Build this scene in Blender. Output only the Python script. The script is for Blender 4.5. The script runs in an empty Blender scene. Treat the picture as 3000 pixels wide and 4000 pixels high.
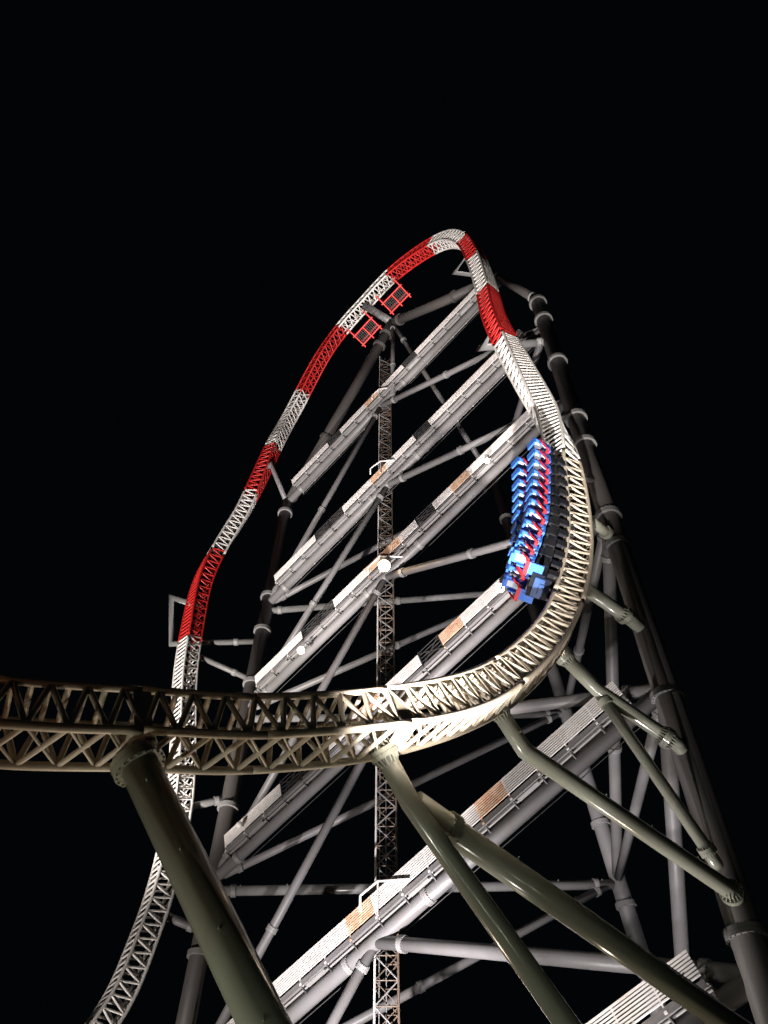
import bpy, bmesh, math, random
from mathutils import Vector, Matrix
random.seed(7)
sc = bpy.context.scene
COL = sc.collection
V = Vector
# ------------------------------------------------------------------ camera
PITCH = math.radians(50.0)
FPX = 3004.0                      # focal length in photo pixels (3000 x 4000)
CAMZ = 1.6
cam = bpy.data.cameras.new('camera')
camo = bpy.data.objects.new('camera', cam); COL.objects.link(camo)
cam.sensor_fit = 'VERTICAL'; cam.sensor_height = 36.0; cam.sensor_width = 27.0
cam.lens = 36.0 * FPX / 4000.0
cam.clip_start = 0.1; cam.clip_end = 3000
camo.location = (0, 0, CAMZ); camo.rotation_euler = (math.pi / 2 + PITCH, 0, 0)
sc.camera = camo
sc.render.resolution_x = 768; sc.render.resolution_y = 1024
# ------------------------------------------------------------------ night sky
w = bpy.data.worlds.new('World'); sc.world = w; w.use_nodes = True
bgn = w.node_tree.nodes['Background']
bgn.inputs[0].default_value = (0.34, 0.66, 1.0, 1); bgn.inputs[1].default_value = 0.0018
# ------------------------------------------------------------------ added fill sun, park floodlights and added fill spots on the ground
sun = bpy.data.lights.new('fill_sun', 'SUN'); sun.energy = 0.006; sun.angle = math.radians(0.5); sun.color = (0.8, 0.9, 1)  # faint unseen sun added as fill for the darker columns
so = bpy.data.objects.new('fill_sun', sun); COL.objects.link(so); so.rotation_euler = (math.radians(50), 0, math.radians(40))
def spot(name, loc, target, power, color, ang, blend=0.5, rad=0.25):
    l = bpy.data.lights.new(name, 'SPOT'); l.energy = power; l.color = color
    l.spot_size = math.radians(ang); l.spot_blend = blend; l.shadow_soft_size = rad
    o = bpy.data.objects.new(name, l); COL.objects.link(o); o.location = loc
    o.rotation_euler = (V(target) - V(loc)).to_track_quat('-Z', 'Y').to_euler()
    return o
WARM = (1.0, 0.93, 0.87)
spot('flood_tower_low', (-4, 28, 0.6), (1.5, 40, 12), 62000, (1, 0.94, 0.94), 62, 0.85)
spot('flood_tower_high', (-3, 25, 0.6), (1, 38, 60), 125000, (1, 0.93, 0.92), 40, 0.6)
spot('flood_launch', (-24, 30, 0.6), (-14, 47, 55), 165000, WARM, 48, 0.6)
spot('flood_drop', (1, 12, 0.6), (8.5, 26, 62), 190000, WARM, 34, 0.5)
spot('fill_drop_right', (16, 9, 0.6), (8.6, 25, 43), 48000, WARM, 13, 0.8)  # unseen spot added to lift the train's shadow on the drop
spot('flood_train', (-4, 22, 0.6), (9, 25, 30), 12000, (1, 0.95, 0.9), 36, 0.5)
spot('flood_curve', (5.5, 34, 0.5), (3, 20, 15), 2700, (1.0, 0.84, 0.60), 110, 0.6)
spot('flood_curve_left', (-7, 31, 0.5), (-6, 16, 11), 4200, (1.0, 0.78, 0.58), 75, 0.6)
for i_, x_ in enumerate((-11, -8, -5, -2, 1, 4)):       # row of unseen spots added for long streaks on the supports
    spot('streak_row', (x_, 8.6 + 0.25 * i_, 0.5), (7, 24, 12) if x_ > -6 else (3, 21, 10), 165, (0.92, 1.0, 0.78), 74, 0.7, 0.12)
spot('fill_far_side', (4, 32.5, 0.6), (10, 34, 18), 17000, (1, 0.94, 0.94), 80, 0.7)  # unseen spot added to brighten the fifth walkway's right end
spot('fill_launch_base', (-18, 36, 0.6), (-13, 47, 20), 13000, WARM, 72, 0.7)  # added fill for the launch track's base and left column foot
spot('fill_gangway', (0.5, 23.5, 0.5), (7, 32.5, 18.5), 12000, (1, 0.94, 0.93), 52, 0.7)  # added fill from the camera side for the fifth walkway's railing
spot('flood_amber', (-15, 7, 0.5), (-8, 15, 10), 420, (1.0, 0.5, 0.24), 60, 0.8)
spot('flood_thick_support', (-11, 15, 0.4), (-3.5, 17, 8), 2000, (1.0, 0.98, 0.82), 70, 0.7)
sc.view_settings.view_transform = 'Standard'; sc.view_settings.look = 'None'
sc.view_settings.exposure = 0; sc.view_settings.gamma = 1
# ------------------------------------------------------------------ pixel helpers (display pixels, 1659 wide)
K = 3000.0 / 1659.0
SP, CP = math.sin(PITCH), math.cos(PITCH)
def ray(u, v):
    """direction with unit camera depth"""
    a = (u * K - 1500) / FPX; b = -(v * K - 2000) / FPX
    return V((a, CP - b * SP, SP + b * CP))
O = V((0, 0, CAMZ))
def at(u, v, F):
    r = ray(u, v); return O + r * (F / r.y)
def proj(p):
    d = p - O
    z = d.y * CP + d.z * SP; y = -d.y * SP + d.z * CP
    return ((d.x / z * FPX + 1500) / K, (-y / z * FPX + 2000) / K)
def at_plane(u, v, A, B):
    """hit of the pixel ray with the vertical plane through two plan points"""
    r = ray(u, v); n = V((B[1] - A[1], -(B[0] - A[0]), 0))
    t = n.dot(V((A[0], A[1], 0)) - V((0, 0, 0))) / n.dot(r)
    return O + r * t
def on_line(A, B, v):
    lo, hi = -0.6, 1.6
    s = 1 if proj(A.lerp(B, 1))[1] < proj(A)[1] else -1
    for _ in range(60):
        m = (lo + hi) / 2
        if (proj(A.lerp(B, m))[1] - v) * s > 0: lo = m
        else: hi = m
    return A.lerp(B, (lo + hi) / 2)
def near_line(u, v, A, B):
    d1 = ray(u, v); d2 = B - A; r = O - A
    a, b, c = d1.dot(d1), d1.dot(d2), d2.dot(d2)
    d, e = d1.dot(r), d2.dot(r)
    t = (a * e - b * d) / (a * c - b * b); s = (b * e - c * d) / (a * c - b * b)
    return O + d1 * s, t
# ------------------------------------------------------------------ materials
MATS = {}
def mat(name, col, rough=0.4, metal=0.0, dirt=0.25, dirtcol=(0.12, 0.09, 0.06), scale=1.2, streak=True, spec=0.5, bump=0.15):
    m = bpy.data.materials.new(name); m.use_nodes = True; MATS[name] = m
    nt = m.node_tree; b = nt.nodes['Principled BSDF']
    b.inputs['Roughness'].default_value = rough; b.inputs['Metallic'].default_value = metal
    b.inputs['Specular IOR Level'].default_value = spec
    g = nt.nodes.new('ShaderNodeNewGeometry')
    mp = nt.nodes.new('ShaderNodeMapping'); mp.inputs['Scale'].default_value = (scale, scale, scale * (0.35 if streak else 1))
    n1 = nt.nodes.new('ShaderNodeTexNoise'); n1.inputs['Scale'].default_value = 1.0; n1.inputs['Detail'].default_value = 8; n1.inputs['Roughness'].default_value = 0.65
    r = nt.nodes.new('ShaderNodeValToRGB'); r.color_ramp.elements[0].position = 0.42; r.color_ramp.elements[1].position = 0.78
    mx = nt.nodes.new('ShaderNodeMixRGB'); mx.inputs[1].default_value = (*col, 1); mx.inputs[2].default_value = (*dirtcol, 1)
    ml = nt.nodes.new('ShaderNodeMath'); ml.operation = 'MULTIPLY'; ml.inputs[1].default_value = dirt
    n2 = nt.nodes.new('ShaderNodeTexNoise'); n2.inputs['Scale'].default_value = 14; n2.inputs['Detail'].default_value = 5
    bp = nt.nodes.new('ShaderNodeBump'); bp.inputs['Strength'].default_value = bump; bp.inputs['Distance'].default_value = 0.02
    rr = nt.nodes.new('ShaderNodeMapRange'); rr.inputs[3].default_value = rough * 0.8; rr.inputs[4].default_value = min(1, rough * 1.35)
    L = nt.links.new
    L(g.outputs['Position'], mp.inputs[0]); L(mp.outputs[0], n1.inputs['Vector']); L(n1.outputs[0], r.inputs[0])
    L(r.outputs[0], ml.inputs[0]); L(ml.outputs[0], mx.inputs[0]); L(mx.outputs[0], b.inputs['Base Color'])
    L(g.outputs['Position'], n2.inputs['Vector']); L(n2.outputs[0], bp.inputs['Height']); L(bp.outputs[0], b.inputs['Normal'])
    L(n2.outputs[0], rr.inputs[0]); L(rr.outputs[0], b.inputs['Roughness'])
    return m
def emis(name, col, s):
    m = bpy.data.materials.new(name); m.use_nodes = True; MATS[name] = m
    b = m.node_tree.nodes['Principled BSDF']; b.inputs['Base Color'].default_value = (*col, 1)
    b.inputs['Emission Color'].default_value = (*col, 1); b.inputs['Emission Strength'].default_value = s
    return m
mat('grey_steel', (0.19, 0.185, 0.19), 0.42, dirt=0.35)
mat('grey_gloss', (0.2, 0.2, 0.2), 0.2, dirt=0.35, bump=0.06)
mat('column_flange', (0.13, 0.13, 0.13), 0.45, dirt=0.35, scale=3)
mat('column_steel', (0.075, 0.07, 0.07), 0.45, dirt=0.35)
mat('grey_flange', (0.26, 0.255, 0.255), 0.45, dirt=0.35, scale=3)
mat('support_paint', (0.23, 0.235, 0.19), 0.16, dirt=0.25, bump=0.04)
mat('white_track', (0.78, 0.75, 0.72), 0.4, dirt=0.35, dirtcol=(0.25, 0.17, 0.1), scale=2)
mat('red_track', (0.58, 0.022, 0.02), 0.4, dirt=0.25, dirtcol=(0.12, 0.01, 0.01), scale=2)
mat('warm_lit_track', (0.5, 0.44, 0.35), 0.38, dirt=0.45, dirtcol=(0.2, 0.11, 0.05), scale=2)  # aged white track paint, with the warm light's yellow put into the colour
mat('white_rail', (0.82, 0.78, 0.76), 0.45, dirt=0.22, dirtcol=(0.4, 0.25, 0.14), scale=1.5)
mat('deck_steel', (0.2, 0.19, 0.19), 0.6, dirt=0.5, scale=3)
mat('dark_steel', (0.03, 0.03, 0.032), 0.5, dirt=0.3)
mat('mast_steel', (0.17, 0.13, 0.1), 0.5, dirt=0.8, dirtcol=(0.13, 0.06, 0.03), scale=2.5)
mat('orange_panel', (0.8, 0.58, 0.42), 0.5, dirt=0.95, dirtcol=(0.5, 0.15, 0.04), scale=2.2, streak=False)  # pale base with orange blotches, for selected railing panels
mat('seat_blue', (0.05, 0.17, 0.62), 0.3, dirt=0.1, dirtcol=(0.02, 0.04, 0.15), bump=0.02)
mat('nose_blue', (0.03, 0.07, 0.2), 0.3, dirt=0.2)
mat('seat_pad', (0.62, 0.66, 0.74), 0.5, dirt=0.1)
mat('restraint_red', (0.62, 0.02, 0.03), 0.35, dirt=0.1, bump=0.02)
mat('chassis_dark', (0.006, 0.009, 0.016), 0.8, dirt=0.3, spec=0.15)
mat('lamp_body', (0.6, 0.58, 0.55), 0.4, dirt=0.2)
mat('asphalt', (0.05, 0.05, 0.05), 0.85, dirt=0.4, dirtcol=(0.09, 0.085, 0.08), scale=0.6, streak=False)
emis('lamp_glow', (1.0, 0.72, 0.45), 45)
# ------------------------------------------------------------------ object helpers
WORLD = {}
def link(o): COL.objects.link(o); return o
def thing(name, label, cat, loc, group=None):
    o = link(bpy.data.objects.new(name, None)); o.empty_display_size = 0.3
    o.location = loc; o['label'] = label; o['category'] = cat
    if group: o['group'] = group
    WORLD[o.name] = Matrix.Translation(V(loc)); return o
def put(name, me, parent, W=None, material=None):
    """part: mesh with world matrix W under parent"""
    o = link(bpy.data.objects.new(name, me))
    if material and not me.materials: me.materials.append(MATS[material])
    W = W if W is not None else Matrix.Identity(4)
    if parent:
        o.parent = parent; o.matrix_basis = WORLD[parent.name].inverted() @ W
    else: o.matrix_basis = W
    WORLD[o.name] = W.copy(); return o
def new_mesh(name, verts, faces, smooth=None):
    me = bpy.data.meshes.new(name); me.from_pydata([tuple(v) for v in verts], [], faces)
    if smooth is None: me.polygons.foreach_set('use_smooth', [False] * len(faces))
    else: me.polygons.foreach_set('use_smooth', smooth)
    me.update(); return me
class MB:
    def __init__(s): s.v = []; s.f = []; s.sm = []
    def add(s, vs, fs, sm=False):
        b = len(s.v); s.v += [V(x) for x in vs]
        for f in fs: s.f.append([i + b for i in f]); s.sm.append(sm)
    def box(s, c, h, M=None):
        cs = [V((c[0] + i * h[0], c[1] + j * h[1], c[2] + k * h[2])) for i in (-1, 1) for j in (-1, 1) for k in (-1, 1)]
        if M: cs = [M @ x for x in cs]
        s.add(cs, [(0, 1, 3, 2), (4, 6, 7, 5), (0, 4, 5, 1), (2, 3, 7, 6), (0, 2, 6, 4), (1, 5, 7, 3)])
    def bar(s, p, q, r, n=6, caps=True):
        p, q = V(p), V(q); d = (q - p)
        if d.length < 1e-6: return
        d.normalize(); a = d.orthogonal().normalized(); b = d.cross(a)
        vs = [x + (a * math.cos(t) + b * math.sin(t)) * r for x in (p, q) for t in [2 * math.pi * k / n for k in range(n)]]
        s.add(vs, [(k, (k + 1) % n, n + (k + 1) % n, n + k) for k in range(n)], True)
        if caps: s.add(vs, [list(range(n))[::-1], list(range(n, 2 * n))])
    def flat(s, p, q, wdir, hw, ht):
        """flat bar from p to q, half width hw along wdir, half thickness ht"""
        p, q = V(p), V(q); d = (q - p).normalized(); wv = (V(wdir) - d * d.dot(V(wdir))).normalized(); t = d.cross(wv)
        cs = [x + wv * (i * hw) + t * (j * ht) for x in (p, q) for i in (-1, 1) for j in (-1, 1)]
        s.add(cs, [(0, 1, 3, 2), (4, 6, 7, 5), (0, 4, 5, 1), (2, 3, 7, 6), (0, 2, 6, 4), (1, 5, 7, 3)])
    def sweep(s, pts, r, n=24):
        pts = [V(p) for p in pts]; N = len(pts)
        tans = []
        for i in range(N):
            a = (pts[i] - pts[i - 1]).normalized() if i else None
            b = (pts[i + 1] - pts[i]).normalized() if i < N - 1 else None
            tans.append((a, b))
        d0 = tans[0][1]; x = d0.orthogonal().normalized(); rings = []
        for i in range(N):
            a, b = tans[i]; inc = a or b
            t = ((a or b) + (b or a)).normalized()
            x = (x - inc * x.dot(inc)).normalized(); y = inc.cross(x)
            ring = []
            for k in range(n):
                th = 2 * math.pi * k / n; o = (x * math.cos(th) + y * math.sin(th)) * r
                o = o - inc * (o.dot(t) / inc.dot(t))
                ring.append(pts[i] + o)
            rings.append(ring)
            if b: x = (x - b * x.dot(b)).normalized()
        base = len(s.v); s.v += [p for rg in rings for p in rg]
        for i in range(N - 1):
            for k in range(n):
                s.f.append([base + i * n + k, base + i * n + (k + 1) % n, base + (i + 1) * n + (k + 1) % n, base + (i + 1) * n + k]); s.sm.append(True)
        s.f.append([base + k for k in range(n)][::-1]); s.sm.append(False)
        s.f.append([base + (N - 1) * n + k for k in range(n)]); s.sm.append(False)
    def mesh(s, name): return new_mesh(name, s.v, s.f, s.sm)
    def part(s, name, m, parent): return put(name, s.mesh(name), parent, None, m)
UNIT = {}
def unit_cyl(m, n=8):
    if (m, n) not in UNIT:
        b = MB(); b.bar((0, 0, 0), (0, 0, 1), 1, n); me = b.mesh('strut'); me.materials.append(MATS[m]); UNIT[(m, n)] = me
    return UNIT[(m, n)]
def align(p, d):
    """matrix at p with local Z along d"""
    q = V(d).to_track_quat('Z', 'Y'); return Matrix.Translation(V(p)) @ q.to_matrix().to_4x4()
def strut(name, p, q, r, m, parent, n=8):
    p, q = V(p), V(q); d = q - p
    W = align(p, d) @ Matrix.Diagonal((r, r, d.length, 1)); return put(name, unit_cyl(m, n), parent, W)
FL = {}
def flange_mesh(r, m, fins=0, k=1.26):
    key = (round(r, 3), m, fins, k)
    if key in FL: return FL[key]
    b = MB(); R = r * k; t = 0.05 + 0.04 * r
    for z in (-t * 1.08, t * 1.08): b.bar((0, 0, z - t), (0, 0, z + t), R, 28)
    nb = 20
    for i in range(nb):
        a = 2 * math.pi * i / nb; c = V((math.cos(a), math.sin(a), 0)) * (R * 0.93)
        if not fins: b.bar(c + V((0, 0, -t * 2.7)), c + V((0, 0, t * 2.7)), 0.022 + 0.01 * r, 5)
    for i in range(fins):
        a = 2 * math.pi * (i + 0.5) / fins; e = V((math.cos(a), math.sin(a), 0)); tn = V((-e.y, e.x, 0)) * 0.016
        for sgn in (1, -1):
            P = [e * (r * 0.98) + V((0, 0, sgn * t * 2)), e * (R * 0.97) + V((0, 0, sgn * t * 2)), e * (r * 0.98) + V((0, 0, sgn * (t * 2 + 0.42 * r + 0.12)))]
            vs = [x + tn for x in P] + [x - tn for x in P]
            b.add(vs, [(0, 1, 2), (5, 4, 3), (0, 3, 4, 1), (1, 4, 5, 2), (2, 5, 3, 0)])
    me = b.mesh('flange'); me.materials.append(MATS[m]); FL[key] = me; return me
def pt_at(pts, t):
    L = [(pts[i + 1] - pts[i]).length for i in range(len(pts) - 1)]; s = t * sum(L)
    for i, l in enumerate(L):
        if s <= l or i == len(L) - 1: return pts[i] + (pts[i + 1] - pts[i]) * (s / l), (pts[i + 1] - pts[i]).normalized()
        s -= l
def tube(name, label, cat, pts, r, m='grey_steel', fl=(), group=None, fins=0, fm='grey_flange', pegs=0, k=1.26, n=24):
    pts = [V(p) for p in pts]
    base = min(pts, key=lambda p: p.z)
    o = thing(name, label, cat, base, group)
    b = MB(); b.sweep(pts, r, n); b.part('tube', m, o)
    for t in fl:
        p, d = pt_at(pts, t); put('flange', flange_mesh(r, fm, fins, k), o, align(p, d))
    for i in range(pegs):
        p, d = pt_at(pts, (i + 0.6) / pegs); up = (V((-0.35, -0.8, 0.5)) - d * d.dot(V((-0.35, -0.8, 0.5)))).normalized()
        strut('climbing_peg', p + up * (r * 0.95), p + up * (r + 0.09), 0.025, fm, o, 6)
    return o
# ------------------------------------------------------------------ ground
n = 24; S = 700.0
gv = [(-S + 2 * S * i / n, -S + 2 * S * j / n, 0) for j in range(n + 1) for i in range(n + 1)]
gf = [(j * (n + 1) + i, j * (n + 1) + i + 1, (j + 1) * (n + 1) + i + 1, (j + 1) * (n + 1) + i) for j in range(n) for i in range(n)]
go = put('ground', new_mesh('ground', gv, gf), None, None, 'asphalt'); go['kind'] = 'structure'

# ================================================================== tower nodes
LA, LB = at(431, 2063, 48.1), at(616, 1109, 48.1)
RA, RB = at(1612, 2020, 27.3), at(1162, 655, 27.3)
TA, TB = at(1352, 1955, 50.0), at(1094, 1121, 46.4)
def Ln(v): return on_line(LA, LB, v)
def Rn(v): return on_line(RA, RB, v)
def Tn(v): return on_line(TA, TB, v)
def ground_of(A, B):
    d = B - A; return A + d * ((-0.2 - A.z) / d.z)
KN = at(1078, 600, 29.5)                 # head node over the right column
NN = at(848, 697, 38.0)                  # ridge node under the crest
L = {1: Ln(1088), 2: Ln(1307), 3: Ln(1536), 4: Ln(1900), 5: Ln(2430)}
R = {1: KN + V((0, 0, -0.9)), 2: Rn(706), 3: Rn(862), 4: Rn(1115), 5: Rn(1488), 6: Rn(2108)}
T = {1: Tn(1045), 2: Tn(1270), 3: Tn(1535), 4: Tn(1900), 5: Tn(2420)}
def fr(A, B, vs, line):
    """fraction along A-B for the given pixel rows"""
    return [(line(v) - A).length / (B - A).length for v in vs]
Lg, Lt = ground_of(LA, LB), Ln(1088)
Rg, Rt = ground_of(RA, RB), Rn(648)
Tg, Tt = ground_of(TA, TB), Tn(1040)
tube('tower_leg', 'dark grey round column left of the walkways, carrying the tall red and white launch track', 'tower leg', [Lg, Lt], 0.57, m='column_steel',
     fl=fr(Lg, Lt, [2063, 1745, 1477, 1385 - 22, 1290, 1109], Ln), group='main tower columns')
tube('tower_leg', 'thick dark column with many ring flanges on the right edge of the tower', 'tower leg', [Rg, Rt], 0.57, m='column_steel', fm='column_flange',
     fl=fr(Rg, Rt, [2020, 1505, 1182, 1117, 962, 905, 783, 692, 655], Rn), group='main tower columns')
tube('tower_leg', 'slender far grey column rising behind the right side tubes', 'tower leg', [Tg, Tt], 0.52,
     fl=fr(Tg, Tt, [1955, 1780, 1121], Tn), group='main tower columns')
# ridge
tube('ridge_tube', 'dark grey leaning tube from left column head up to the crest node', 'tube', [L[1] + V((0.3, 0, 0.6)), NN], 0.55, m='column_steel', fm='column_steel', fl=(0.33, 0.86, 0.93))
tube('ridge_tube', 'dark grey thick tube from crest node to right column head', 'tube', [NN, KN], 0.5, m='column_steel', fm='column_steel', fl=(0.08, 0.62))
tube('head_strut', 'short dark tube leaning from right column top to the head node behind the drop', 'strut', [Rt, KN], 0.36, m='column_steel', fl=(0.1,))
tube('hanger_tube', 'thin vertical tube hanging below the crest node beside the mast top', 'strut', [NN + V((0, 0, -0.4)), at(849, 855, 38.2)], 0.2, fl=(0.06, 0.6))
tube('brace_tube', 'thin dark brace from the crest node down to the far column head', 'brace', [NN, T[1]], 0.26, fl=(0.12, 0.9))
WDIR = (KN - L[1]).normalized()

# ================================================================== inclined walkway beams
def walkway(idx, A, B, r, label, gaps, orange):
    o = thing('sloping_gangway', label, 'gangway', A, 'sloping walkway beams across the tower')
    ax = (B - A).normalized(); Ln_ = (B - A).length
    nrm = V((ax.y, -ax.x, 0)).normalized()
    if nrm.y > 0: nrm = -nrm
    up = ax.cross(nrm)
    if up.z < 0: up = -up
    M = Matrix((( ax.x, nrm.x, up.x, A.x), (ax.y, nrm.y, up.y, A.y), (ax.z, nrm.z, up.z, A.z), (0, 0, 0, 1)))
    b = MB(); b.sweep([A, B], r, 24); b.part('beam_tube', 'grey_steel', o)
    for t in (0.07, 0.40, 0.56, 0.95): put('flange', flange_mesh(r, 'grey_flange', 0, 1.16), o, align(A + ax * (Ln_ * t), ax))
    x0, x1 = 0.06 * Ln_, 0.955 * Ln_
    # deck and side channel
    z0 = r + 0.08; ye = 0.70
    b = MB(); b.box(((x0 + x1) / 2, 0.06, z0 + 0.05), ((x1 - x0) / 2, 0.70, 0.05)); put('deck', b.mesh('deck'), o, M, 'deck_steel')
    b = MB(); b.box(((x0 + x1) / 2, ye + 0.02, z0 - 0.02), ((x1 - x0) / 2, 0.035, 0.14)); put('side_channel', b.mesh('side_channel'), o, M, 'grey_steel')
    b = MB(); b.bar((x0, 0.45, z0 - 0.16), (x1, 0.45, z0 - 0.16), 0.055, 8); put('conduit_pipe', b.mesh('conduit_pipe'), o, M, 'grey_flange')
    b = MB(); b.bar((x0, -0.5, -r * 0.7), (x1, -0.5, -r * 0.7), 0.025, 6); put('cable_pipe', b.mesh('cable_pipe'), o, M, 'dark_steel')
    n = max(4, round((x1 - x0) / 1.7)); Lp = (x1 - x0) / n
    pb = MB()
    for k in range(8):
        zz = z0 + 0.25 + k * 0.117
        pb.box((Lp / 2, ye + 0.075, zz), (Lp / 2, 0.018, 0.030 if k < 7 else 0.04))
    pb.box((0.03, ye + 0.02, z0 + 0.52), (0.03, 0.035, 0.58)); pb.box((0.03, ye - 0.02, z0 - 0.05), (0.06, 0.10, 0.05))
    pm = pb.mesh('railing_panel'); pm.materials.append(MATS['white_rail'])
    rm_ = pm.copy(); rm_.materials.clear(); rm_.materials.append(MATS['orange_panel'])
    gb = MB(); H = 1.35
    for xx in (0.05, Lp - 0.05): gb.box((xx, ye + 0.05, z0 + 0.6), (0.035, 0.035, H / 2))
    for k in range(5): gb.box((Lp / 2, ye + 0.05, z0 + 0.1 + k * 0.28), (Lp / 2, 0.02, 0.02))
    gb.bar((0, ye + 0.05, z0), (Lp, ye + 0.05, z0 + 1.2), 0.03, 5); gb.bar((Lp, ye + 0.05, z0), (0, ye + 0.05, z0 + 1.2), 0.03, 5)
    gb.box((Lp / 2, ye - 0.25, z0 + 0.45), (Lp * 0.33, 0.2, 0.34))
    gm = gb.mesh('winch_gate'); gm.materials.append(MATS['dark_steel'])
    fb = MB()
    for zz in (0.55, 1.1): fb.box((Lp / 2, -0.62, z0 + zz), (Lp / 2, 0.02, 0.025))
    fb.box((0.03, -0.62, z0 + 0.55), (0.03, 0.03, 0.56)); fm = fb.mesh('rear_railing'); fm.materials.append(MATS['white_rail'])
    kb = MB(); kv = [(0, 0.02, z0 - 0.16), (0, ye, z0 - 0.16), (0, r * 0.8, -0.05)]
    kv = [(-0.03, y, z) for _, y, z in kv] + [(0.03, y, z) for _, y, z in kv]
    kb.add(kv, [(0, 1, 2), (5, 4, 3), (0, 3, 4, 1), (1, 4, 5, 2), (2, 5, 3, 0)]); km = kb.mesh('bracket'); km.materials.append(MATS['dark_steel'])
    cb = MB(); cb.box((Lp * 0.5, 0.52, z0 - 0.14), (Lp * 0.36, 0.13, 0.07)); cm = cb.mesh('cable_box'); cm.materials.append(MATS['grey_flange'])
    for i in range(n):
        t = (x0 + (i + 0.5) * Lp) / Ln_
        W = M @ Matrix.Translation((x0 + i * Lp, 0, 0))
        if any(a < t < c for a, c in gaps): put('winch_gate', gm, o, W)
        elif any(abs(t - q) < 0.5 * Lp / Ln_ for q in orange): put('railing_panel', rm_, o, W)['label'] = 'blotchy orange railing panel'
        else: put('railing_panel', pm, o, W)
        put('rear_railing', fm, o, W); put('bracket', km, o, W)
        if i % 4 == 1: put('cable_box', cm, o, W)
    return M, x0, x1, z0, ye
G4 = [(0.235, 0.30), (0.60, 0.665)]
names = {1: 'topmost of the sloping walkway beams, reaching behind the drop track',
         2: 'second sloping walkway beam from the top with pale railing',
         3: 'third sloping walkway beam from the top, with a glaring lamp at its middle',
         4: 'fourth sloping walkway beam from the top, running behind the blue train',
         5: 'fifth sloping walkway beam, slatted white railing behind the thick supports',
         6: 'lowest sloping walkway beam with slatted railing in the bottom right corner'}
WK = {}
Pseg = {}
for k in range(1, 6): Pseg[k] = (L[k], R[k])
Pseg[6] = (V((LA.x - 0.2, LA.y, 1.2)), R[6])
for k in range(1, 7):
    A, B = Pseg[k]
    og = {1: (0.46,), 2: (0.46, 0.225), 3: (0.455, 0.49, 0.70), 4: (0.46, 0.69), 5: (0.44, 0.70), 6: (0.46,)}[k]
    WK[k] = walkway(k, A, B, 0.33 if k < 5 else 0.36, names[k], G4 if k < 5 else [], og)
mid = {k: Pseg[k][0].lerp(Pseg[k][1], 0.455) for k in Pseg}
ordn = {1: 'topmost', 2: 'second', 3: 'third', 4: 'fourth', 5: 'fifth'}
for k in range(1, 6):
    tube('brace_tube', 'grey brace tube from the middle of the %s walkway across to the right column' % ordn[k], 'brace',
         [mid[k], R[k + 1]], 0.30 if k > 3 else 0.26, fl=(0.1, 0.45, 0.9), group='right braces')
    q = L[k + 1] if k < 5 else V((L[5].x, L[5].y, 1.6))
    tube('brace_tube', 'grey brace tube from the middle of the %s walkway steeply down to the left column' % ordn[k], 'brace',
         [mid[k], q], 0.25, fl=(0.06, 0.55, 0.93), group='left braces')
for k, (a, b_) in {2: (L[2], T[1]), 3: (L[3], T[2]), 4: (L[4], T[3]), 5: (L[5], T[4])}.items():
    tube('brace_tube', 'dim rear brace rising from the left column under the %s walkway to the far column' % ordn[k], 'brace', [a, b_], 0.25, fl=(0.06, 0.5, 0.94), group='rear braces')
for k in (2, 3, 4):
    tube('tie_tube', 'level grey tube with bright streak below the %s walkway, left column to far column' % ordn[k], 'tube',
         [L[k] + V((0, 0, -0.7)), T[k] + V((0, 0, -0.3))], 0.3 if k == 4 else 0.27, m='grey_gloss', fl=(0.05, 0.5, 0.94), group='rear tie beams', pegs=9 if k == 4 else 0)
side = {2: (R[2], T[1]), 3: (R[4], T[3]), 4: (R[5], T[4])}
for k, (a, b_) in side.items():
    tube('side_tie', 'grey tube joining right column near the %s walkway end to the far column' % ordn[k], 'tube', [a, b_], 0.28, fl=(0.08, 0.62), group='side ties')
for (a, b_), s in zip(((R[4], T[4]), (R[5], T[5])), ('running down from beside the blue train', 'standing nearest the right column at the bottom')):
    tube('side_brace', 'near vertical grey tube behind the right supports, ' + s, 'brace', [a, b_], 0.36, fl=(0.1, 0.6), group='side braces')

# ================================================================== lift mast
def mast():
    c = V((0.12, 40.6, 0)); top = at(838, 780, 40.6).z; hw = 0.56
    o = thing('lattice_mast', 'narrow rusty lattice mast standing upright behind the walkway middles', 'mast', c)
    cs = [V((c.x + i * hw, c.y + j * hw, 0)) for i, j in ((-1, -1), (1, -1), (1, 1), (-1, 1))]
    for p in cs: strut('chord', p, p + V((0, 0, top)), 0.055, 'white_rail' if p is cs[0] else 'mast_steel', o, 8)
    h = 1.08; n = int(top / h)
    for i in range(n):
        z = i * h; rb = MB()
        for k in range(4): rb.bar(cs[k] + V((0, 0, z)), cs[(k + 1) % 4] + V((0, 0, z)), 0.035, 5)
        for k in (0, 1, 3):
            a, b = (cs[k], cs[(k + 1) % 4]) if (i + k) % 2 == 0 else (cs[(k + 1) % 4], cs[k])
            rb.bar(a + V((0, 0, z)), b + V((0, 0, z + h)), 0.028, 5)
        rb.part('ring_frame', 'mast_steel', o)
        for k in range(4):
            a, b = (cs[k], cs[(k + 1) % 4]) if (i + k) % 2 else (cs[(k + 1) % 4], cs[k])
            strut('brace', a + V((0, 0, z)), b + V((0, 0, z + h)), 0.04, 'mast_steel' if k else 'grey_flange', o, 6)
    lx = c.x - 0.18
    for dx in (-0.17, 0.17): strut('ladder_rail', (lx + dx, c.y - 0.35, 0), (lx + dx, c.y - 0.35, top), 0.03, 'grey_flange', o, 6)
    return o
mast()

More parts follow.
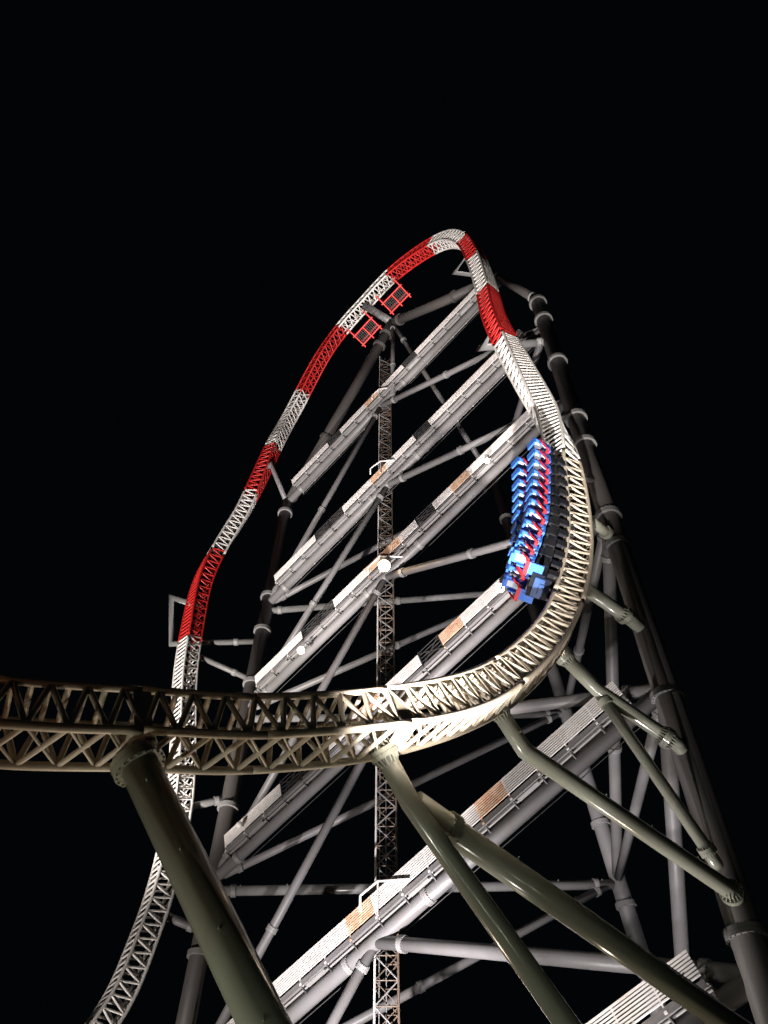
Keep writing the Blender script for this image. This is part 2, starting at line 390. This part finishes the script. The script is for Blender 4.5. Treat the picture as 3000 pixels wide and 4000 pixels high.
# ================================================================== coaster track
CA, CB = (-11.6, 47.2), (8.7, 26.2)
cp = []   # (point, up hint)
def C(u, v, F, up): cp.append((at(u, v, F), V(up)))
def Cp(u, v, up): cp.append((at_plane(u, v, CA, CB), V(up)))
for x, y, z, up in ((-48, 20.5, 2.2, (0, 0, 1)), (-36, 29.5, 2.4, (0, 0, 1)), (-26, 37, 3.6, (-.1, -.1, 1)), (-19, 42.3, 7.5, (-.5, -.4, .8))):
    cp.append((V((x, y, z)), V(up)))
C(227, 2199, 46.2, (-.8, -.6, .35)); C(311, 2019, 46.8, (-.8, -.6, .1)); C(355, 1883, 47, (-.8, -.6, 0)); C(387, 1719, 47, (-.75, -.65, 0))
C(398, 1463, 47, (-.7, -.7, 0)); C(412, 1365, 47, (-.65, -.75, 0)); C(436, 1257, 47, (-.75, -.65, 0)); C(468, 1190, 47, (-.85, -.5, 0))
C(520, 1107, 47, (-.9, -.35, 0)); C(560, 1029, 47, (-.95, .1, 0)); C(592, 961, 47.1, (-.9, .45, 0)); C(630, 893, 47.2, (-.75, .66, .1))
Cp(696, 770, (-.6, .6, .5)); Cp(739, 710, (-.4, .4, .8)); Cp(788, 655, (-.1, .1, 1)); Cp(844, 596, (0, 0, 1)); Cp(912, 544, (.2, -.2, 1)); Cp(968, 516, (.4, -.4, .8)); Cp(1006, 522, (.55, -.6, .55))
Cp(1031, 562, (.65, -.7, .2)); C(1052, 622, 26.3, (.62, -.78, 0)); C(1068, 682, 26.0, (.55, -.85, 0)); C(1096, 742, 25.7, (.4, -.9, 0)); C(1140, 822, 25.4, (.1, -1, 0))
C(1184, 902, 25.2, (-.25, -.97, 0)); C(1206, 960, 25, (-.65, -.75, 0)); C(1220, 1022, 25, (-.87, -.5, 0)); C(1233, 1105, 25, (-.92, -.38, .05)); C(1237, 1185, 24.8, (-.9, -.3, .3))
C(1228, 1266, 24.4, (-.75, -.05, .6)); C(1190, 1362, 23.4, (-.45, .1, .9)); C(1075, 1476, 21.2, (-.2, .2, .95)); C(840, 1552, 17.6, (-.05, .22, .97)); C(540, 1578, 15.9, (0, .2, .98))
C(296, 1567, 14.9, (0, .2, .98)); C(0, 1552, 13.7, (0, .2, .98))
e = cp[-1][0]
for d, dz in ((5, -.4), (12, -1.2), (22, -2.2)): cp.append((e + V((-0.93 * d, -0.36 * d, dz)), V((0, .15, 1))))
# Catmull-Rom resample
P, U = [], []
N = len(cp)
dens = []
for i in range(N - 1):
    p0 = cp[max(i - 1, 0)][0]; p1 = cp[i][0]; p2 = cp[i + 1][0]; p3 = cp[min(i + 2, N - 1)][0]
    t0 = 0; t1 = t0 + max((p1 - p0).length, 1e-3) ** .5; t2 = t1 + (p2 - p1).length ** .5; t3 = t2 + max((p3 - p2).length, 1e-3) ** .5
    for s in range(40):
        t = t1 + (t2 - t1) * s / 40
        A1 = p0 * ((t1 - t) / (t1 - t0)) + p1 * ((t - t0) / (t1 - t0)) if i else p1
        A2 = p1 * ((t2 - t) / (t2 - t1)) + p2 * ((t - t1) / (t2 - t1))
        A3 = p2 * ((t3 - t) / (t3 - t2)) + p3 * ((t - t2) / (t3 - t2)) if i < N - 2 else p2
        B1 = A1 * ((t2 - t) / (t2 - t0)) + A2 * ((t - t0) / (t2 - t0)) if i else A2
        B2 = A2 * ((t3 - t) / (t3 - t1)) + A3 * ((t - t1) / (t3 - t1)) if i < N - 2 else A2
        dens.append((B1 * ((t2 - t) / (t2 - t1)) + B2 * ((t - t1) / (t2 - t1)), cp[i][1].lerp(cp[i + 1][1], s / 40)))
dens.append(cp[-1])
# light smoothing
for _ in range(25):
    dens = [dens[0]] + [((dens[i - 1][0] + dens[i][0] * 2 + dens[i + 1][0]) / 4, (dens[i - 1][1] + dens[i][1] * 2 + dens[i + 1][1]) / 4) for i in range(1, len(dens) - 1)] + [dens[-1]]
HALF = 0.39
acc = 0; fr_ = []; pts = [dens[0]]
for i in range(1, len(dens)):
    a, b = dens[i - 1], dens[i]; l = (b[0] - a[0]).length
    while acc + l >= HALF:
        t = (HALF - acc) / l; a = (a[0].lerp(b[0], t), a[1].lerp(b[1], t)); pts.append(a); l = (b[0] - a[0]).length; acc = 0
    acc += l
FRM = []
for i, (p, u) in enumerate(pts):
    t = (pts[min(i + 1, len(pts) - 1)][0] - pts[max(i - 1, 0)][0]).normalized()
    u = (u - t * u.dot(t)).normalized(); FRM.append((p, t, u, t.cross(u)))
NS = len(FRM)
PIX = [proj(f[0]) for f in FRM]
def idx(u, v, lo=0, hi=None):
    hi = hi or NS
    return min(range(lo, hi), key=lambda i: (PIX[i][0] - u) ** 2 + (PIX[i][1] - v) ** 2)
HW, HT, HB = 0.60, 0.52, -0.68
def node(i, a, b):
    p, t, u, s = FRM[min(i, NS - 1)]; return p + s * (a * HW) + u * (HT if b > 0 else HB)
i_fg = idx(1228, 1310, idx(1248, 1105, idx(1068, 682)))
i0 = max(0, idx(227, 2199, 0, idx(520, 1107, 0, NS // 2)) - 20)
crest = idx(1006, 522)
bounds = [(0, 'white', None)]
marks = [(412, 1385, 'red_track', 'red painted stretch beside the left bracket'), (462, 1200, 'white_track', 'white stretch with dense slats'), (540, 1072, 'red_track', 'short red stretch at the bent arm'),
         (588, 968, 'white_track', 'white stretch above the bent arm'), (645, 850, 'red_track', 'long red stretch climbing to the crest'), (735, 714, 'white_track', 'white stretch carried by the ridge node'),
         (846, 594, 'red_track', 'red stretch left of the crest'), (937, 531, 'white_track', 'white top of the crest'), (1006, 521, 'red_track', 'red stretch right of the crest'),
         (1030, 560, 'white_track', 'white stretch at the head of the drop'), (1054, 632, 'red_track', 'bright red stretch of the drop'), (1090, 732, 'white_track', 'long white slatted stretch of the drop')]
secs = []; last = idx(396, 1463, 0, NS // 2); prev = (0, 'white_track', 'white launch stretch rising from the lower left')
for u, v, m, lab in marks:
    i = idx(u, v, prev[0] + 1 if secs else 0, min(NS, (prev[0] if secs else last) + 70)) if secs else idx(u, v, 0, NS // 2)
    secs.append((prev[0], i, prev[1], prev[2])); prev = (i, m, lab)
i_tr = idx(1222, 990, prev[0])
secs.append((prev[0], i_tr, prev[1], prev[2]))
secs.append((i_tr, i_fg, 'warm_lit_track', 'yellow lit stretch under the train'))
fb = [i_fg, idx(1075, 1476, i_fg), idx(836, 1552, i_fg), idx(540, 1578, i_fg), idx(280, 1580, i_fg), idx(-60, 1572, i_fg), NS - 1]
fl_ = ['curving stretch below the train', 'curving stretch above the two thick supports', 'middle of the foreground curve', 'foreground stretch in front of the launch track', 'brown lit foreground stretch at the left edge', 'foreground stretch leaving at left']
for a, b, l_ in zip(fb[:-1], fb[1:], fl_): secs.append((a, b, 'warm_lit_track', l_))
track = thing('coaster_track', 'red and white lattice coaster track over the crest, curving through the foreground', 'coaster track', V((FRM[0][0].x, FRM[0][0].y, 0)))
nb_ = 0
for a, b, m, lab in secs:
    i1 = b
    near = a >= i_fg and lab != fl_[-1]
    bb = MB()
    step = 1
    for sgn in (-1, 1): bb.sweep([node(i, sgn, 1) for i in range(a, i1 + 1)], 0.095, 8)
    sec = put('track_section', bb.mesh('track_section'), track, None, m); sec['label'] = lab
    for sgn in (-1, 1):
        cb = MB(); cb.sweep([node(i, sgn, -1) for i in range(a, i1 + 1)], 0.10, 8); cb.part('chord', m, sec)
    lat = MB()
    def bar(p, q, r, flat=None):
        global nb_
        if near: strut('brace', p, q, r, m, sec, 8); nb_ += 1
        else: lat.bar(p, q, r, 5, False)
    s0 = a + (a % 2)
    for i in range(s0, i1, 2):
        if i + 2 > NS - 1: break
        for sgn in (-1, 1):
            bar(node(i, sgn, -1), node(i + 1, sgn, 1), 0.07); bar(node(i + 1, sgn, 1), node(i + 2, sgn, -1), 0.07)
        bar(node(i, -1, -1), node(i + 2, 1, -1), 0.065)
        bar(node(i, 1, -1), node(i + 2, -1, -1), 0.035)
        bar(node(i, -1, 1), node(i, 1, 1), 0.07)
        if not near:
            bar(node(i + 1, -1, 1), node(i + 1, 1, 1), 0.07)
        else: bar(node(i + 1, -1, 1), node(i + 1, 1, 1), 0.06)
    if not near and lat.v:
        lo = lat.part('lattice', m, sec); lo['kind'] = 'stuff'
print('near braces', nb_, 'samples', NS)
# diaphragm plates where supports bolt on
def diaphragm(i):
    sec = [o for o, s in zip([c for c in track.children], secs) if s[0] <= i < s[1]][0]
    b = MB()
    for sgn in (-1, 1):
        p, q = node(i, sgn, -1), node(i, sgn, 1); tdir = FRM[i][1]
        b.flat(p, q, tdir, 0.2, 0.03)
    b.flat(node(i, -1, -1), node(i, 1, -1), FRM[i][1], 0.3, 0.05)
    b.part('diaphragm', 'warm_lit_track', sec)
for u, v in ((1222, 1330), (1085, 1470), (830, 1553), (280, 1580)): diaphragm(idx(u, v, i_tr))

# ================================================================== supports of the low curve
def bottom(i, f=0.0):
    p, t, u, s = FRM[i]; return p + u * (HB - 0.12) + s * f
j1, j2, j3, j4 = idx(280, 1580, i_fg), idx(826, 1553, i_fg), idx(1085, 1470, i_fg), idx(1222, 1330, i_tr)
def zat(u, v, z):
    return O + ray(u, v) * z
b1 = bottom(j1)
def depth(p): d = p - O; return d.y * CP + d.z * SP
def support(label, top, pix, r, fl, fins=0, pegs=0, extra=None):
    pts_ = [top] + [zat(u, v, z) for u, v, z in pix]
    return tube('curve_support', label, 'support', pts_, r, m='support_paint', fl=fl, fins=fins, fm='support_paint', pegs=pegs, k=1.42, group='supports under the foreground curve')
z1 = depth(b1)
e1 = zat(571, 2212, z1 - 3.6); s1 = zat(296, 1645, z1 - 0.1)
d1 = (e1 - s1).normalized(); g1 = s1 + d1 * ((-0.2 - s1.z) / d1.z)
tube('curve_support', 'thickest dark olive support tube with bolted flange, lower left under the curve', 'support', [s1 - d1 * 0.25, g1], 0.41, m='support_paint', fl=(0.022,), fm='support_paint', k=1.38, pegs=8, group='supports under the foreground curve', n=40)
b2 = bottom(j2); z2 = depth(b2)
s2 = zat(817, 1612, z2); k2 = zat(887, 1734, z2 - 0.3)
e2 = zat(1224, 2212, z2 - 3.4); d2 = (e2 - k2).normalized(); g2 = k2 + d2 * ((-0.2 - k2.z) / d2.z)
L2 = (k2 - s2).length + (g2 - k2).length
tube('curve_support', 'slim olive support with a bright streak and clamp collar, bottom centre', 'support', [s2 + V((-.05, 0, .2)), k2, g2], 0.27, m='support_paint', fl=(0.022,), fins=16, fm='support_paint', k=1.45, pegs=0, group='supports under the foreground curve', n=32)
tube('curve_support', 'thick olive raking tube running from the slim central support down to the lower right', 'support', [k2 + V((0.1, 0.15, 0.05)), at(1720, 2312, 26.8)], 0.36, m='support_paint', fl=(0.085,), fm='support_paint', k=1.2, pegs=7, group='supports under the foreground curve', n=32)
b3 = bottom(j3); z3 = depth(b3)
Re = on_line(RA, RB, 1945)
s3 = [zat(1070, 1524, z3), zat(1133, 1621, z3 - 0.2), at(1579, 1925, 26.4), Rn(1950)]
tube('curve_support', 'long pale green support tube from the curve to the lower right column', 'support', s3, 0.29, m='support_paint', fl=(0.012, 0.92), fins=18, fm='support_paint', k=1.4, pegs=6, group='supports under the foreground curve', n=32)
b4 = bottom(j4); z4 = depth(b4)
s4 = [zat(1212, 1412, z4), zat(1289, 1489, z4 - 0.1), at(1461, 1606, 26.6), Rn(1632)]
tube('curve_support', 'short green grey support tube bolted to the right column beside the lit railing', 'support', s4, 0.29, m='support_paint', fl=(0.02, 0.8), fins=18, fm='support_paint', k=1.4, group='supports under the foreground curve', n=32)
tube('curve_support', 'thin raking tube branching from the short green support down along the right column', 'support', [s4[1] + V((0.1, 0.1, -.1)), at(1524, 1830, 26.6), Rn(1910)], 0.235, m='support_paint', fl=(0.06, 0.84), fm='support_paint', k=1.35, group='supports under the foreground curve', n=28)
j5 = idx(1246, 1262, i_tr - 20); j6 = idx(1248, 1105, i_tr - 20)
tube('curve_support', 'stubby green tube from the train track to the right column, lower of two', 'support', [FRM[j5][0] - FRM[j5][2] * 0.7, at(1362, 1338, 26.6), Rn(1368)], 0.31, m='support_paint', fl=(0.62,), fins=16, fm='support_paint', k=1.4, group='supports under the foreground curve', n=28)
tube('curve_support', 'stubby grey tube from the train track to the right column, upper of two', 'support', [FRM[j6][0] - FRM[j6][2] * 0.7, Rn(1165)], 0.26, m='support_paint', fl=(0.7,), fm='support_paint', k=1.35, group='supports under the foreground curve', n=28)

# ================================================================== brackets of the upper track
def trk(u, v, lo=0, hi=None): return FRM[idx(u, v, lo, hi)]
half = NS // 2
f = trk(412, 1300, 0, half)
a_ = Ln(1385)
tube('track_bracket', 'square looped grey bracket reaching round the left of the launch track', 'bracket', [a_, at(371, 1391, 48.4), at(370, 1290, 48.6), f[0] + V((0, .5, 0))], 0.23, fl=(0.12,), m='grey_gloss', group='brackets of the launch track', n=16)
f = trk(400, 1405, 0, half); tube('track_bracket', 'sloping grey arm below the square bracket, track to left column', 'bracket', [Ln(1470), f[0] + V((.3, .5, 0))], 0.22, fl=(0.3,), group='brackets of the launch track', n=16)
f = trk(390, 1745, 0, half); tube('track_bracket', 'short grey arm just under the foreground curve, launch track to left column', 'bracket', [Ln(1722), f[0] + V((.3, .4, 0))], 0.25, fl=(0.3,), m='grey_gloss', group='brackets of the launch track', n=16)
f = trk(330, 1965, 0, half); tube('track_bracket', 'lowest grey arm, launch track to the flanged left column near bottom', 'bracket', [Ln(2012), f[0] + V((.3, .4, 0))], 0.25, fl=(0.3,), group='brackets of the launch track', n=16)
f = trk(566, 1022, 0, half); tube('track_bracket', 'bent grey arm from left column head to the short red stretch', 'bracket', [Lt, at(586, 1003, 46.4), f[0]], 0.24, fl=(), group='brackets of the launch track', n=16)
f = trk(790, 657); tube('track_bracket', 'dark thick arm from the crest node to the white track', 'bracket', [NN, f[0] - f[2] * 0.7], 0.42, fl=(), group='brackets of the crest', n=20)
f = trk(1012, 545, crest - 10, crest + 30); tube('track_bracket', 'small V shaped grey bracket inside the top of the drop', 'bracket', [KN, at(980, 589, 30.5), f[0] - f[2] * 0.5], 0.2, m='grey_gloss', group='brackets of the crest', n=16)
f = trk(1075, 700, crest); tube('track_bracket', 'grey elbow bracket behind the red drop stretch', 'bracket', [Rn(738), at(1040, 750, 28.5), f[0] - f[2] * 0.5], 0.3, m='grey_gloss', fl=(0.1,), group='brackets of the drop', n=18)
f = trk(1196, 915, crest); tube('track_bracket', 'small pale bracket beside the lower white drop stretch', 'bracket', [Rn(885), f[0] - f[2] * 0.4], 0.22, group='brackets of the drop', n=16)
f = trk(1233, 1010, crest); tube('track_bracket', 'thin grey bracket beside the top row of the train', 'bracket', [Rn(1040), f[0] - f[2] * 0.4], 0.2, group='brackets of the drop', n=16)

# ================================================================== red service platforms at the crest
def service(u, v, label):
    i = idx(u - 38, v - 40, 0, crest); p, t, up, s = FRM[i]
    if s.y > 0: s = -s
    c = at_plane(u, v, CA, CB)
    o = thing('service_platform', label, 'platform', c, 'red service platforms')
    hl, hw = 1.25, 0.62; dn = (O - c).normalized(); sd = t.cross(dn).normalized()
    if sd.dot(p - c) > 0: sd = -sd
    b = MB()
    def q(a, d): return c + t * a + sd * d
    for d in (-hw, hw): strut('frame_bar', q(-hl - .2, d), q(hl + .2, d), 0.1, 'red_track', o, 6)
    for a in (-hl, 0, hl): strut('frame_bar', q(a, -hw - (1.1 if a else 0)), q(a, hw + 0.35), 0.09, 'red_track', o, 6)
    for a in (-hl, hl):
        strut('post', q(a, hw), q(a, hw) + up * 1.0, 0.06, 'red_track', o, 6); strut('post', q(a, -hw), q(a, -hw) + up * 1.0, 0.06, 'red_track', o, 6)
    strut('handrail', q(-hl, hw) + up, q(hl, hw) + up, 0.06, 'red_track', o, 6)
    b = MB()
    for k_ in range(13): x_ = -hl + 2 * hl * k_ / 12; b.flat(q(x_, -hw) + up * .06, q(x_, hw) + up * .06, up, 0.03, 0.012)
    for k_ in range(7): y_ = -hw + 2 * hw * k_ / 6; b.flat(q(-hl, y_) + up * .06, q(hl, y_) + up * .06, up, 0.03, 0.012)
    b.part('grating', 'dark_steel', o)
service(793, 716, 'red framed service platform left of the dark crest arm')
service(855, 646, 'red framed service platform right of the dark crest arm')

# ================================================================== train
def build_train():
    lo = idx(1211, 965, crest); best = min(range(lo, i_fg + 6), key=lambda i: (proj(FRM[i][0] + FRM[i][2] * 2.15)[0] - 1106) ** 2 + (proj(FRM[i][0] + FRM[i][2] * 2.15)[1] - 1238) ** 2)
    p, t, u, s = FRM[best]
    o = thing('coaster_train', 'blue coaster train with red restraint bars diving down the right of the track', 'train', p)
    # local frame: X forward, Y lateral, Z up (rail side)
    ch = MB(); ch.box((0, 0, 0.95), (0.415, 0.5, 0.2)); ch.box((0, 0, 1.38), (0.39, 0.62, 0.28)); ch.box((-0.1, 0, 1.6), (0.26, 1.02, 0.06))
    for y in (-0.6, 0.6):
        ch.box((0, y, 0.78), (0.2, 0.1, 0.24))
    cm = ch.mesh('car'); cm.materials.append(MATS['chassis_dark'])
    wb = MB()
    for y in (-0.6, 0.6):
        for x in (-0.16, 0.16):
            wb.bar((x, y - 0.05, 0.70), (x, y + 0.05, 0.70), 0.085, 10); wb.bar((x, y - 0.05, 0.34), (x, y + 0.05, 0.34), 0.07, 10)
    wm = wb.mesh('wheel_set'); wm.materials.append(MATS['dark_steel'])
    sb = MB()
    sb.box((-0.05, 0, 0.08), (0.24, 0.30, 0.06)); sb.box((-0.29, 0, 0.50), (0.05, 0.30, 0.48))
    for y in (-1, 1): sb.box((-0.17, y * 0.29, 0.42), (0.13, 0.03, 0.30))
    sb.box((-0.12, 0, 1.02), (0.2, 0.30, 0.05))
    sm = sb.mesh('seat'); sm.materials.append(MATS['seat_blue'])
    pb = MB(); pb.box((-0.222, 0, 0.52), (0.02, 0.16, 0.34)); pb.box((0.02, 0, 0.155), (0.15, 0.17, 0.02)); pb.box((0.17, 0, 0.10), (0.012, 0.2, 0.07))
    pm = pb.mesh('cushion'); pm.materials.append(MATS['seat_pad'])
    rb = MB()
    rb.sweep([(-0.3, -0.38, 0.75), (0.1, -0.38, 0.5), (0.32, -0.38, 0.28), (0.32, 0.38, 0.28), (0.1, 0.38, 0.5), (-0.3, 0.38, 0.75)], 0.05, 8); rb.box((0.36, 0, 0.26), (0.05, 0.36, 0.085))
    rm = rb.mesh('restraint'); rm.materials.append(MATS['restraint_red'])
    fb = MB(); fb.box((0.47, 0, 1.25), (0.06, 0.5, 0.22)); fb.box((0.56, 0, 1.1), (0.06, 0.3, 0.1)); fm = fb.mesh('nose'); fm.materials.append(MATS['nose_blue'])
    lb = MB(); lb.box((0.30, 0, -0.12), (0.03, 0.3, 0.34)); lb.box((0.34, 0, 0.0), (0.012, 0.14, 0.05)); lm = lb.mesh('leg_shield'); lm.materials.append(MATS['seat_blue'])
    pitch = 0.86
    for k in range(12):
        fi = best - k * pitch / HALF; i = int(math.floor(fi)); w_ = fi - i
        a, b = FRM[i], FRM[i + 1]
        P0 = a[0].lerp(b[0], w_); t_ = a[1].lerp(b[1], w_).normalized(); u_ = a[2].lerp(b[2], w_); u_ = (u_ - t_ * u_.dot(t_)).normalized(); s_ = u_.cross(t_)
        W = Matrix(((t_.x, s_.x, u_.x, P0.x), (t_.y, s_.y, u_.y, P0.y), (t_.z, s_.z, u_.z, P0.z), (0, 0, 0, 1)))
        car = put('car', cm, o, W)
        put('wheel_set', wm, car, W)
        for y in (-0.72, 0.72):
            Wy = W @ Matrix.Translation((0, y, 1.72))
            put('seat', sm, car, Wy); put('cushion', pm, car, Wy); put('restraint', rm, car, Wy)
            if k == 0: put('leg_shield', lm, car, Wy)
        if k == 0: put('nose', fm, car, W)
build_train()

# ================================================================== lamps on the walkways
def lamp(u, v, k, label, lit=True, r=0.26):
    A, B = Pseg[k]; p, t = near_line(u, v, A, B)
    M_ = WK[k][0]; nrm = V((M_[0][1], M_[1][1], M_[2][1])); up = V((M_[0][2], M_[1][2], M_[2][2]))
    # on the outside of the railing, where the pixel ray passes
    rr = ray(u, v); q = A + nrm * 1.15; tt = nrm.dot(q - O) / nrm.dot(rr); c = O + rr * tt
    o = thing('floodlight', label, 'floodlight', c, 'lamps on the walkway railings')
    aim = (O - c).normalized(); W = align(c, aim)
    b = MB(); b.bar((0, 0, -0.22), (0, 0, 0), r * 0.7, 16); b.bar((0, 0, -0.02), (0, 0, 0.07), r, 20); put('housing', b.mesh('housing'), o, W, 'lamp_body')
    b = MB()
    for j in range(5):
        a0, a1 = math.radians(18 * j), math.radians(18 * (j + 1)); rr_ = r * 0.93
        ring = [(math.cos(x) * rr_ * math.cos(a_), math.sin(x) * rr_ * math.cos(a_), 0.07 + rr_ * 0.7 * math.sin(a_)) for a_ in (a0, a1) for x in [2 * math.pi * q_ / 20 for q_ in range(20)]]
        b.add(ring, [(q_, (q_ + 1) % 20, 20 + (q_ + 1) % 20, 20 + q_) for q_ in range(20)], True)
    put('lens', b.mesh('lens'), o, W, 'lamp_glow' if lit else 'white_rail')
    strut('arm', c - aim * 0.15, c - nrm * 0.42 + up * 0.1, 0.04, 'grey_flange', o, 6)
lamp(830, 1222, 3, 'glaring white lamp at the middle of the third walkway, by the mast', r=0.42)
lamp(650, 1405, 3, 'lit lamp on the lower left part of the third walkway')
lamp(1052, 995, 3, 'small lit lamp near the upper right end of the third walkway', r=0.17)
lamp(1080, 1270, 4, 'lit lamp on the fourth walkway just below the front of the train')
lamp(517, 1782, 4, 'unlit lamp on a bracket at the lower left end of the fourth walkway', lit=False, r=0.2)
# landings at the mast
for k, lab, px in ((5, 'white pipe rail loop at the mast on the fifth walkway', ((778, 1969), (778, 1935), (816, 1903), (884, 1899))),
                   (3, 'white pipe rail loop at the mast on the third walkway', ((795, 1240), (795, 1226), (821, 1201), (869, 1203))),
                   (2, 'white pipe rail loop at the mast on the second walkway', ((800, 1024), (800, 1012), (822, 996), (850, 994))),
                   (1, 'white pipe rail loop at the mast on the topmost walkway', ((804, 862), (804, 854), (819, 840), (836, 838)))):
    M_, x0, x1, z0, ye = WK[k]; nrm = V((M_[0][1], M_[1][1], M_[2][1])); q0 = M_ @ V((0, ye + .16, z0))
    q = [O + ray(u, v) * (nrm.dot(q0 - O) / nrm.dot(ray(u, v))) for u, v in px]
    o = thing('landing_rail', lab, 'railing', q[0], 'rail loops at the mast')
    b = MB(); b.sweep(q, 0.06, 8); b.part('pipe', 'white_rail', o)
    strut('post', q[2], q[2] - V((0, 0, 1.6)), 0.05, 'white_rail', o, 6)
